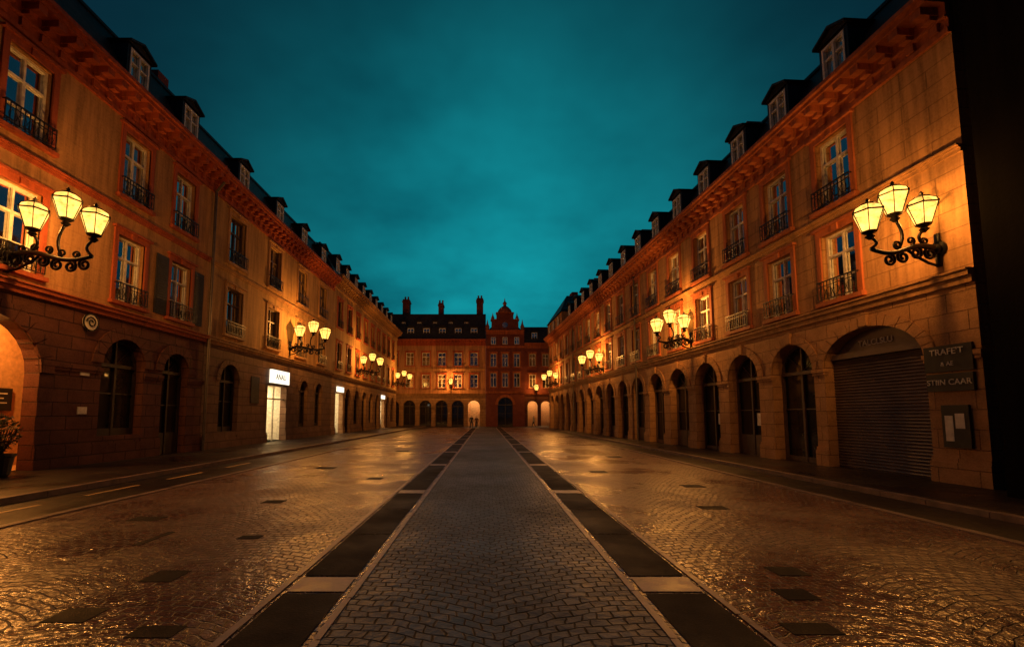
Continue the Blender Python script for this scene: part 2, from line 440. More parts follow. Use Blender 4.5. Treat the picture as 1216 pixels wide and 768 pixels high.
def shell(K, u0, u1, z1, mat, back=-11.):
    P = K('side_walls', mat)
    P.poly([(u0, 0, 0), (u0, back, 0), (u0, back, z1), (u0, 0, z1)])
    P.poly([(u1, 0, 0), (u1, back, 0), (u1, back, z1), (u1, 0, z1)])
    P.poly([(u0, back, 0), (u1, back, 0), (u1, back, z1), (u0, back, z1)])
def belt(K, u0, u1, z0, z1, mat, p=.16):
    B = K('string_courses', mat)
    B.box(u0, u1, -.1, p * .5, z0, z0 + (z1 - z0) * .5); B.box(u0, u1, -.1, p, z0 + (z1 - z0) * .5, z1 - .04); B.box(u0, u1, -.1, p + .05, z1 - .04, z1)
def room(K, u0, u1, z0, z1, n0, n1, mat, light=True, name='interior'):
    P = K(name, mat)
    P.poly([(u0, n1, z0), (u1, n1, z0), (u1, n1, z1), (u0, n1, z1)])
    P.poly([(u0, n0, z0), (u0, n1, z0), (u0, n1, z1), (u0, n0, z1)])
    P.poly([(u1, n0, z0), (u1, n1, z0), (u1, n1, z1), (u1, n0, z1)])
    P.poly([(u0, n0, z1), (u1, n0, z1), (u1, n1, z1), (u0, n1, z1)])
    P.poly([(u0, n0, z0), (u1, n0, z0), (u1, n1, z0), (u0, n1, z0)])
    if light:
        K('ceiling_light', 'shoplight').box(u0 + .3, u1 - .3, (n0 + n1) / 2 - .15, (n0 + n1) / 2 + .15, z1 - .08, z1 - .03)
def arched_glazing(K, c, w, b, t, rise, depth, fr='dframe', glass='g3', door=False):
    l, r, sp = c - w / 2, c + w / 2, t - rise; n = -depth
    pts = [(l, n, b), (r, n, b)] + [(u_, n, z_) for u_, z_ in reversed(arc_pts(c, sp, w / 2, rise))]
    K('shop_glazing', glass).poly(pts)
    F = K('shop_frames', fr); e = .09
    F.box(l, l + e, n + .01, n + .1, b, sp); F.box(r - e, r, n + .01, n + .1, b, sp)
    F.box(l + e, r - e, n + .01, n + .12, sp - .06, sp + .06)
    F.box(c - .045, c + .045, n + .01, n + .095, b, sp - .06)
    F.box(c - .03, c + .03, n + .01, n + .08, sp + .06, t - .03)
    hb = .9 if door else .25
    F.box(l + e, c - .045, n + .01, n + .07, b, b + hb); F.box(c + .045, r - e, n + .01, n + .07, b, b + hb)
    zm = b + (sp - b) * .6
    F.box(l + e, c - .045, n + .01, n + .06, zm - .02, zm + .02); F.box(c + .045, r - e, n + .01, n + .06, zm - .02, zm + .02)
    if rise > 0:
        ring(F, c, sp, w / 2 - e, w / 2, rise - e, rise, n + .01, n + .09)
        for a_ in (45, 135):
            a_ = math.radians(a_)
            F.tube([(c, n + .04, sp + .05), (c + (w / 2 - .05) * math.cos(a_), n + .04, sp + (rise - .05) * math.sin(a_))], .022, 4)
def piers(K, u0, u1, ops, mat, spz=None, ph=.6):
    P = K('pier_plinths', mat); cur = u0
    seg = []
    for (c, w, b, t, rise) in ops:
        seg.append((cur, c - w / 2)); cur = c + w / 2
    seg.append((cur, u1))
    for a, b in seg:
        if b - a < .15: continue
        P.box(a - .03, b + .03, -.12, .07, 0, ph); P.box(a - .015, b + .015, -.1, .04, ph, ph + .1)
        if spz:
            P.box(a - .04, b + .04, -.12, .07, spz - .11, spz); P.box(a - .02, b + .02, -.11, .045, spz - .2, spz - .11)
    for (c, w, b, t, rise) in ops:
        if b > ph: P.box(c - w / 2 + .03, c + w / 2 - .03, -.1, .066, 0, ph - .003)

def text(parent, s, frame, u, n, z, size, mat, flip):
    cu = bpy.data.curves.new('lettering', 'FONT'); cu.body = s; cu.size = size; cu.extrude = .008
    cu.align_x = 'CENTER'; cu.align_y = 'CENTER'; cu.materials.append(M[mat])
    o = bpy.data.objects.new('lettering', cu); scene.collection.objects.link(o)
    x = -frame.u if flip else frame.u
    zz = Vector((0, 0, 1)); nn = x.cross(zz)
    m = Matrix((x, zz, nn)).transposed().to_4x4(); m.translation = frame.P(u, n, z)
    o.matrix_world = m
    if parent is not None:
        o.parent = parent; o.matrix_parent_inverse = Matrix.Translation(-Vector(parent.location))
    return o

# ------------------------------------------------------------------ frames
XL = -13.1
FL = Frame((XL, 0, 0), (0, 1, 0), (1, 0, 0))
FR = Frame((11.7, 0, 0), (-.0556, 1, 0), (-1, -.0556, 0))
YF = 72.
FF = Frame((0, YF, 0), (1, 0, 0), (0, -1, 0))

def upper(K, u0, u1, z0, z1, bays, rows, pl, w, fr='white', tr='trim', rail=(1, 1), fine_to=30, shutter=None, depth=.26, z_split=None, glass=None):
    zs = [z0] + ([z_split] if z_split else [(rows[0][1] + rows[1][0]) / 2] if len(rows) > 1 else []) + [z1]
    for i, (b, t) in enumerate(rows):
        ops = [(c, w, b, t, 0) for c in bays]
        wall(K('upper_walls', pl), u0, u1, zs[i], zs[i + 1], ops, depth)
        for j, c in enumerate(bays):
            window(K, c, w, b, t, fr, depth, tr, bool(rail[i]), shutter and (i, j) in shutter, c < fine_to, glass)

# ---------- right arcade building
K = Kit('arcade_building', FR, FR.P(35, -5, 0))
u0, u1 = 10.15, 60.
bays = [13.1] + [16.05 + 2.8 * i for i in range(16)]
wbays = [13.75, 16.35] + bays[2:]
ops = [(13.0, 3.2, 0., 4.25, 1.05)] + [(c, 2.02, 0., 4.2, 1.0) for c in bays[1:]]
wall(K('arcade_wall', 'stoneR'), u0, u1, 0, 4.75, ops, .5)
for i, (c, w, b, t, rise) in enumerate(ops):
    ring(K('archivolts', 'stoneR'), c, t - rise, w / 2 + .002, w / 2 + .3, rise + .002, rise + .3, -.05, .05, 13, .03)
    K('archivolts', 'stoneR').box(c - .13, c + .13, -.02, .11, t + .02, t + .4)
    if i == 0:
        S = K('roller_shutter', 'rolls'); z = .02; k = 0
        while z < 3.45:
            S.poly([(c - w / 2, -.33, z), (c + w / 2, -.33, z), (c + w / 2, -.30, z + .045), (c - w / 2, -.30, z + .045)])
            S.poly([(c - w / 2, -.30, z + .045), (c + w / 2, -.30, z + .045), (c + w / 2, -.33, z + .09), (c - w / 2, -.33, z + .09)])
            z += .09
        K('shutter_box', 'rolls').box(c - w / 2 + .002, c + w / 2 - .002, -.5, -.2, 3.45, 3.62)
        sp = t - rise
        K('lunette_panel', 'rolls').poly([(c - w / 2, -.36, sp), (c + w / 2, -.36, sp)] + [(a_, -.36, b_) for a_, b_ in reversed(arc_pts(c, sp, w / 2, rise))])
        text(K.e, 'TALCLSLU', FR, c + .1, -.335, 3.84, .24, 'text_l', True)
    else:
        arched_glazing(K, c, w, b + .02, t, rise, .46, 'bframe', 'g3', i % 2 == 0)
        if i in (2, 3, 5, 8):
            K('posters', 'text_l').box(c - .6, c - .25, -.38, -.37, 1.3, 1.8)
piers(K, u0, u1, ops, 'stoneR', 3.2)
belt(K, u0, u1, 4.75, 5.08, 'trimS')
upper(K, u0, u1, 5.08, 10.9, wbays, [(5.3, 7.45), (8.3, 10.55)], 'plR', 1.28, 'white', 'trimR', z_split=7.9)
belt(K, u0, u1, 7.86, 8.04, 'trimS', .1)
cornice(K, u0, u1, 10.85, 11.85, 'trimR', .62)
shell(K, u0, u1, 11.8, 'plR')
mansard(K, u0, u1, 11.85, 2.5)
for c in wbays: dormer(K, c, 12.6, .88, 1.3)
S = K('pavilion', 'plR')
S.box(51.5, 60.02, -9, .12, 11.86, 13.6)
for (a, b) in ((53.2, 53.2), (55.8, 55.8), (58.4, 58.4)):
    window(K, a, .8, 12.3, 13.3, 'white', -.16, None, False, fine=False)
P_ = K('roof', 'slate')
for (a, b) in ((51.4, 55.8), (60.1, 55.8)):
    P_.poly([(a, .3, 13.6), (b, -1.5, 16.6), (b, -7, 16.6), (a, -9, 13.6)])
P_.poly([(51.4, .3, 13.6), (60.1, .3, 13.6), (55.8, -1.5, 16.6)])
for u_ in (22.5, 36, 49, 59):
    K('chimneys', 'brick').box(u_ - .7, u_ + .7, -3.6, -2.8, 14, 16.6 if u_ < 55 else 17.8)
    K('chimneys', 'brick').box(u_ - .8, u_ + .8, -3.7, -2.7, 16.3, 16.45)
for u_ in (29.9, 46.7):
    K('downpipe', 'pipe').tube([(u_ + .05, .12, .1), (u_ + .05, .12, 11)], .06, 8)
B = K('notice_board', 'signdark')
B.box(10.45, 11.05, .03, .09, .95, 1.95)
K('notice_board_paper', 'text_l').box(10.55, 10.75, .09, .094, 1.4, 1.75)
K('notice_board_paper', 'text_l').box(10.8, 10.98, .09, .094, 1.1, 1.7)
K.done()
sg = Kit('shop_sign', FR, FR.P(10.85, .1, 2.9))
sg('board', 'signdark').box(10.28, 11.36, .02, .08, 2.75, 3.38)
sg('board', 'signdark').box(10.3, 11.34, .02, .08, 2.28, 2.7)
sg.done()
text(sg.e, "TRAFE'T", FR, 10.83, .085, 3.22, .21, 'text_l', True)
text(sg.e, "& AE", FR, 10.83, .085, 2.93, .14, 'text_l', True)
text(sg.e, "STIIN CAAR", FR, 10.83, .085, 2.49, .19, 'text_l', True)

# ---------- near right dark building
DK = Frame((10.35, 0, 0), (0, 1, 0), (-1, 0, 0))
K = Kit('dark_corner_building', DK, (14, 4, 0))
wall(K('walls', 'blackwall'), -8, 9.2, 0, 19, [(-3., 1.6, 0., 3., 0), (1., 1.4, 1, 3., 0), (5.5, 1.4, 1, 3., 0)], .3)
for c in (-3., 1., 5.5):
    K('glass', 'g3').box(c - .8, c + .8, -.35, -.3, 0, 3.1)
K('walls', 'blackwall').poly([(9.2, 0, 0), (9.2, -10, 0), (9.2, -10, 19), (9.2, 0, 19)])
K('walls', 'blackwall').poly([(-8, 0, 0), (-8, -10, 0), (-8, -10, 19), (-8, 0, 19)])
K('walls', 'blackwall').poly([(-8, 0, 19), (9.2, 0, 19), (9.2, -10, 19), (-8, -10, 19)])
K.done()

# ---------- left building A
K = Kit('terracotta_townhouse', FL, (XL - 5, 14, 0))
u0, u1 = 4., 21.
ops = [(6.6, 1.8, 1., 4.4, .9), (11.75, 3.1, 0., 4.45, 1.5), (16.4, 1.95, 1.0, 4.45, .97), (19.15, 1.6, .1, 4.3, .8)]
wall(K('ground_floor_wall', 'stoneA'), u0, u1, 0, 5.1, ops, .45)
for i, (c, w, b, t, rise) in enumerate(ops):
    ring(K('archivolts', 'stoneA'), c, t - rise, w / 2 + .003, w / 2 + .42, rise + .003, rise + .42, -.05, .06, 11, .03)
    if i != 1: arched_glazing(K, c, w, b, t, rise, .4, 'dframe', 'g3', i == 3)
piers(K, u0, u1, ops, 'stoneA', 3.3, .75)
room(K, 9.4, 16., .14, 4.9, -.46, -1.9, 'inner', False, 'passage')
belt(K, u0, u1, 5.1, 5.42, 'trim', .2)
bA = [8.4, 12.3, 16.35, 19.1]
upper(K, u0, u1, 5.42, 12.5, bA, [(5.75, 8.15), (9.6, 12.0)], 'plA', 1.3, 'white', 'trim', shutter={(0, 3)}, z_split=8.95)
belt(K, u0, u1, 8.93, 9.12, 'trim', .1)
cornice(K, u0, u1, 12.4, 13.5, 'trim', .66)
shell(K, u0, u1, 13.45, 'plA')
mansard(K, u0, u1, 13.5, 2.9)
for c in (8.4, 12.4, 16.5, 19.6): dormer(K, c, 14.2, .95, 1.45)
K('chimneys', 'brick').box(20.2, 20.9, -4, -2.4, 16.4, 18.0)
K('downpipe', 'pipe').tube([(21.05, .14, .1), (21.05, .14, 12.4), (21.05, .5, 12.9)], .065, 8)
K('plaques', 'text_l').box(14.62, 14.95, .0, .03, 3.0, 3.25)
K('plaques', 'text_l').box(14.62, 14.95, .0, .03, 1.75, 1.98)
K.done()
sg = Kit('passage_notice_sign', FL, FL.P(13.9, -1.85, 2.2))
sg('board', 'signdark').box(13.5, 14.35, -1.88, -1.83, 1.85, 2.55)
sg('lines', 'text_l').box(13.62, 14.2, -1.83, -1.825, 2.36, 2.4)
sg('lines', 'text_l').box(13.62, 14.1, -1.83, -1.825, 2.22, 2.25)
sg('lines', 'text_l').box(13.62, 14.2, -1.83, -1.825, 2.08, 2.11)
sg.done()
em = Kit('round_wall_emblem', FL, FL.P(14.75, .2, 4.75))
em('disc', 'text_l').tube([(14.75, .07, 4.75), (14.75, .13, 4.75)], .27, 24)
em('rim', 'iron').tube([(14.75 + .27 * math.cos(a), .12, 4.75 + .27 * math.sin(a)) for a in [2 * math.pi * j / 24 for j in range(25)]], .025, 6)
em('swirl', 'iron').tube([(14.75 + (.04 + .009 * j) * math.cos(j * .55), .15, 4.75 + (.04 + .009 * j) * math.sin(j * .55)) for j in range(18)], .02, 6)
em('bracket', 'iron').tube([(14.75, 0, 4.75), (14.75, .08, 4.75)], .05, 8)
em.done()

# ---------- left building B
K = Kit('ochre_townhouse', FL, (XL - 5, 30, 0))
u0, u1 = 21.003, 38.5
ops = [(23.2, 1.75, .9, 4.3, .87), (28.6, 2.6, .12, 3.55, 0), (32.7, 1.5, .9, 4.2, .75), (35.6, 1.5, .9, 4.2, .75)]
wall(K('ground_floor_wall', 'stoneB'), u0, u1, 0, 5.1, ops, .4)
for i, (c, w, b, t, rise) in enumerate(ops):
    if rise:
        ring(K('archivolts', 'stoneB'), c, t - rise, w / 2 + .003, w / 2 + .3, rise + .003, rise + .3, -.05, .05, 11, .03)
        arched_glazing(K, c, w, b, t, rise, .35, 'dframe', 'g3')
K('vent_panel', 'signdark').box(25.3, 26.2, -.02, .04, 2.4, 3.9)
piers(K, u0, u1, ops, 'stoneB', None, .6)
room(K, 27., 30.2, .12, 3.6, -.41, -3.2, 'white_in', True, 'shop_interior')
K('shop_door_frames', 'white').box(28.55, 28.63, -.3, -.22, .12, 3.5)
K('shop_door_frames', 'white').box(27.32, 29.88, -.3, -.225, 2.7, 2.78)
for x in (27.9, 29.3):
    K('glowing_display_panel', 'display').box(x - .35, x + .35, -3.1, -2.7, .4, 2.6)  # self-glowing panel at the back of the shop, not a lamp
belt(K, u0, u1, 5.1, 5.42, 'trimS', .2)
bB = [23.3, 27.6, 31.8, 35.9]
upper(K, u0, u1, 5.42, 12.5, bB, [(5.8, 8.2), (9.5, 12.0)], 'plB', 1.5, 'bframe', 'trimS', z_split=8.95)
belt(K, u0, u1, 8.93, 9.1, 'trimS', .09)
cornice(K, u0, u1, 12.4, 13.45, 'trim', .62)
shell(K, u0, u1, 13.4, 'plB')
mansard(K, u0, u1, 13.45, 2.8)
for c in (24.2, 28.6, 32.6, 36.6): dormer(K, c, 14.1, .95, 1.4)
K('chimneys', 'brick').box(37.6, 38.3, -4, -2.6, 16, 17.6)
K.done()
sg = Kit('illuminated_shop_sign', FL, FL.P(28.6, .2, 4.1))
sg('lightbox', 'signlight').box(27.4, 29.8, .03, .2, 3.68, 4.5)
sg('casing', 'iron').box(27.34, 29.86, .02, .19, 3.62, 3.68); sg('casing', 'iron').box(27.34, 29.86, .02, .19, 4.5, 4.56)
sg.done()
text(sg.e, 'ANALI', FL, 28.6, .205, 4.08, .5, 'signdark', False)

# ---------- left building C
K = Kit('yellow_townhouse', FL, (XL - 5, 52, 0))
u0, u1 = 38.503, 66.5
bC = [40.2 + 2.92 * i for i in range(9)]
ops = []
for i, c in enumerate(bC):
    if i in (0, 6): ops.append((c + .5 if i == 0 else c, 2.1, .12, 3.7, 0))
    else: ops.append((c, 1.7, .12 if i % 2 else .9, 4.2, .85))
wall(K('ground_floor_wall', 'stoneC'), u0, u1, 0, 5.0, ops, .4)
for i, (c, w, b, t, rise) in enumerate(ops):
    if rise:
        arched_glazing(K, c, w, b, t, rise, .35, 'dframe', 'g3')
        ring(K('archivolts', 'stoneC'), c, t - rise, w / 2 + .003, w / 2 + .3, rise + .003, rise + .3, -.05, .05, 11)
    else:
        room(K, c - 1.3, c + 1.3, .12, 3.75, -.41, -3, 'white_in', True, 'shop_interior')
        K('glowing_display_panel', 'display').box(c - .7, c + .7, -2.95, -2.6, .4, 2.6)  # back panel glows by itself to brighten the shop
        K('shop_sign', 'signlight').box(c - .9, c + .9, .02, .12, 3.8, 4.25)
piers(K, u0, u1, ops, 'stoneC', None, .6)
belt(K, u0, u1, 5.0, 5.3, 'trimS', .2)
upper(K, u0, u1, 5.3, 12.9, bC, [(5.8, 8.1), (9.5, 11.9)], 'plC', 1.2, 'bframe', 'trim', z_split=8.9, fine_to=0)
cornice(K, u0, u1, 12.8, 13.9, 'trimS', .7)
shell(K, u0, u1, 13.85, 'plC')
mansard(K, u0, u1, 13.9, 2.8)
for c in bC: dormer(K, c, 14.5, .95, 1.4)
for c in (44, 56): K('chimneys', 'brick').box(c, c + 1.2, -4, -3, 16, 18.0)
K.done()

# ---------- far building 1
K = Kit('orange_plaster_building', FF, (-8, YF + 5, 0))
u0, u1 = -24., 0.
bF = [-22.3 + 2.55 * i for i in range(9)]
ops = [(c, 1.9, 0, 4.1, .95) for c in bF]
wall(K('arcade_wall', 'stoneC'), u0, u1, 0, 4.9, ops, .5)
for i, (c, w, b, t, rise) in enumerate(ops):
    ring(K('archivolts', 'stoneC'), c, t - rise, w / 2 + .003, w / 2 + .25, rise + .003, rise + .25, -.03, .05, 9)
    if i == 8: room(K, c - 1.1, c + 1.1, 0, 4.6, -.51, -3, 'inner', True, 'passage')
    else: arched_glazing(K, c, w, b + .02, t, rise, .48, 'dframe', 'g3')
piers(K, u0, u1, ops, 'stoneC', 3.15, .5)
belt(K, u0, u1, 4.9, 5.2, 'trimS', .2)
upper(K, u0, u1, 5.2, 12.8, bF, [(6.1, 8.2), (9.6, 11.7)], 'plF', 1.25, 'white', 'trim', (0, 0), 0, z_split=8.9, glass='g2')
belt(K, u0, u1, 8.86, 9.1, 'trimS', .12)
cornice(K, u0, u1, 12.8, 13.8, 'trim', .6)
shell(K, u0, u1, 13.75, 'plF')
mansard(K, u0, u1, 13.8, 4.4, 'slate2', -12, 1.6)
for c in bF: dormer(K, c, 14.3, 1.05, 1.5, -.35, False)
for c in bF[:-1]: dormer(K, c + 1.27, 16.1, .6, .8, -1.0, False)
for (c, w, z) in ((-13.3, 1.1, 21), (-7.5, .8, 20.4), (-1.0, 1.1, 21.2)):
    K('chimneys', 'brick').box(c - w / 2, c + w / 2, -4, -2.4, 14, z); K('chimneys', 'brick').box(c - w / 2 - .1, c + w / 2 + .1, -4.1, -2.3, z - .5, z - .3)
    for d in (-.25, .25): K('chimney_pots', 'trim').tube([(c + d, -3.2, z), (c + d, -3.2, z + .6)], .14, 8)
K.done()
# ---------- far gabled brick building
K = Kit('gabled_brick_hall', FF, (3, YF + 5, 0))
u0, u1 = .003, 6.1
pr = .35
FG = Frame((0, YF - pr, 0), (1, 0, 0), (0, -1, 0)); K.f = FG
ops = [(3.05, 2.4, 0, 4.6, 1.2)]
wall(K('ground_floor_wall', 'brick'), u0, u1, 0, 5.2, ops, .5)
arched_glazing(K, 3.05, 2.4, .02, 4.6, 1.2, .48, 'dframe', 'g3')
ring(K('archivolts', 'trimR'), 3.05, 3.4, 1.203, 1.6, 1.203, 1.6, -.03, .08, 11, .02)
belt(K, u0, u1, 5.2, 5.5, 'trimR', .15)
upper(K, u0, u1, 5.5, 14.6, [1.2, 3.05, 4.9], [(6.2, 8.4), (9.4, 11.5)], 'brick', .95, 'white', 'trimR', (0, 0), 0, z_split=9, glass='g2')
belt(K, u0, u1, 12.4, 12.7, 'trimR', .15)
for c in (1.2, 3.05, 4.9): window(K, c, .8, 12.95, 14.1, 'white', -.03, None, False, fine=False)
cornice(K, u0, u1, 14.6, 15.2, 'trimR', .4)
G = K('gable', 'brick')
G.box(.9, 5.2, -1.2, .05, 15.2, 16.9); G.box(1.7, 4.4, -1.2, .05, 16.9, 18.0)
T = K('gable_ornament', 'trimR')
for a, b_, z in ((.75, 1.7, 16.9), (4.4, 5.35, 16.9), (1.6, 2.2, 18.), (3.9, 4.5, 18.)): T.box(a, b_, -1.3, .15, z, z + .15)
T.lathe((3.05, -.6, 18.0), [(1.2, 0), (1.2, .2), (1.0, .7), (.6, 1.1), (.25, 1.3), (.25, 1.6), (.4, 1.7), (.1, 2.1), (.03, 2.6)], 10)
for a in (1.1, 5.0): T.lathe((a, -.5, 17.05), [(.2, 0), (.28, .3), (.1, .7), (.02, 1.1)], 8)
for a in (.25, 5.85): T.lathe((a, -.5, 15.2), [(.3, 0), (.3, .5), (.38, .6), (.15, 1.2), (.02, 1.9)], 8)
K('gable_window', 'g2').tube([(3.05, .0, 16.1), (3.05, .07, 16.1)], .45, 16)
shell(K, u0, u1, 15.1, 'brick', -12)
S = K('roof', 'slate2')
for a in (0.1, 6.0): S.poly([(a, -.8, 15.2), (3.05, -.8, 17.9), (3.05, -12, 17.9), (a, -12, 15.2)])
K.done()
# ---------- far right dark building
K = Kit('dark_brick_building', FF, (12, YF + 5, 0))
u0, u1 = 6.103, 24.
bG = [7.4 + 2.1 * i for i in range(8)]
ops = [(c, 1.6, 0, 4., .8) for c in bG]
wall(K('arcade_wall', 'stoneA'), u0, u1, 0, 4.9, ops, .5)
for i, (c, w, b, t, rise) in enumerate(ops):
    if i in (0, 1): room(K, c - .9, c + .9, 0, 4.6, -.51, -3, 'inner', True, 'cafe_interior')
    else: arched_glazing(K, c, w, b + .02, t, rise, .48)
belt(K, u0, u1, 4.9, 5.2, 'trimR', .2)
upper(K, u0, u1, 5.2, 12.4, bG, [(6.1, 8.2), (9.5, 11.5)], 'brick', 1., 'white', 'trimR', (0, 0), 0, z_split=8.9, glass='g2')
cornice(K, u0, u1, 12.4, 13.2, 'trimR', .5)
shell(K, u0, u1, 13.1, 'brick')
mansard(K, u0, u1, 13.2, 2.8, 'slate2')
for c in bG[::2]: dormer(K, c + .4, 13.8, .9, 1.3, -.35, False)
K.done()

# ------------------------------------------------------------------ ground
def sheet(name, x0, x1, y0, y1, z, mat):
    p = Part(name, M[mat]); p.poly([(x0, y0, z), (x1, y0, z), (x1, y1, z), (x0, y1, z)]); return p.build()
sheet('ground', -400, 400, -300, 500, 0, 'asph')
sheet('plaza_cobbles', -7.3, 7.0, -12, 66.5, .004, 'cob')
sheet('central_path', -1.25, 1.4, -12, 66.4, .008, 'path')
p = Part('dark_slab_bands', M['slab'])
q = Part('pale_stone_cross_slabs', M['strip'])
for k in range(-3, 11):
    y = 5.0 + 5.6 * k
    for (a, b) in ((-1.93, -1.37), (1.52, 2.1)):
        for j in range(3):
            p.poly([(a, y + j * 1.71, .012), (b, y + j * 1.71, .012), (b, y + j * 1.71 + 1.69, .012), (a, y + j * 1.71 + 1.69, .012)])
        q.poly([(a, y + 5.16, .012), (b, y + 5.16, .012), (b, y + 5.55, .012), (a, y + 5.55, .012)])
p.build(); q.build()
p = Part('pale_stone_lines', M['strip'])
for (a, b) in ((-1.31, -1.25), (1.4, 1.46), (-2.04, -1.97), (2.14, 2.2)):
    y = -12.
    while y < 66:
        l = R.uniform(.7, 1.1); jx = R.uniform(-.006, .006)
        p.poly([(a + jx, y, .016), (b + jx, y, .016), (b + jx, y + l - .015, .016), (a + jx, y + l - .015, .016)]); y += l
p.build()
p = Part('dark_stone_covers', M['slab'])
for (x, y, w, l) in ((-3.4, 5.0, .34, .34), (-3.5, 4.05, .36, .28), (3.3, 5.15, .34, .28), (2.95, 4.5, .32, .26), (2.6, 3.8, .4, .2), (-5.6, 7.7, .5, .3), (-4.6, 6.5, .1, .7), (-3.3, 6.55, .3, .18),
                     (-4.2, 9.2, .4, .3), (4.2, 8.6, .5, .3), (5.0, 11.2, .5, .4), (-3.0, 12.5, .4, .4), (3.4, 14, .5, .5), (-5.2, 15, .6, .5), (5.3, 19, .6, .6), (-4, 22, .6, .8), (-2.6, 3.75, .36, .2)):
    p.box(x - w / 2, x + w / 2, y - l / 2, y + l / 2, 0, .009)
p.build()
p = Part('left_pavement', M['pave']); p.poly([(XL - 1.95, -12, .12), (-9.4, -12, .12), (-9.4, 71, .12), (XL - 1.95, 71, .12)]); p.build()
p = Part('right_pavement', M['pave']); p.poly([(8.75, -12, .1), (13, -12, .1), (9.0, 71, .1), (7.9, 71, .1)]); p.build()
def kerb(name, pa, pb, w, h, mat='kerb'):
    p = Part(name, M[mat]); (xa, ya), (xb, yb) = pa, pb; y = ya
    while y < yb:
        l = R.uniform(.9, 1.1); t0 = (y - ya) / (yb - ya); t1 = (y + l - .012 - ya) / (yb - ya)
        a, b = xa + (xb - xa) * t0, xa + (xb - xa) * t1; hh = h + R.uniform(-.004, .004)
        A = [(a, y), (a + w, y), (b + w, y + l - .012), (b, y + l - .012)]
        p.poly([(u_, v_, hh) for u_, v_ in A])
        for i in range(4):
            (x0, y0), (x1, y1) = A[i], A[(i + 1) % 4]
            p.poly([(x0, y0, 0), (x1, y1, 0), (x1, y1, hh), (x0, y0, hh)])
        y += l
    return p.build()
kerb('left_kerb', (-9.4, -12), (-9.4, 70.5), .16, .125)
kerb('left_plaza_edging', (-7.46, -12), (-7.46, 66), .15, .03)
kerb('right_kerb', (8.6, -12), (7.75, 70.5), .16, .105)
kerb('right_plaza_edging', (7.01, -12), (7.01, 66), .15, .03)
p = Part('road_marking', M['paint'])
for y in (7.4, 9.9, 12.4, 15.2): p.poly([(-8.6, y, .004), (-8.48, y, .004), (-8.48, y + 1.5, .004), (-8.6, y + 1.5, .004)])
p.build()

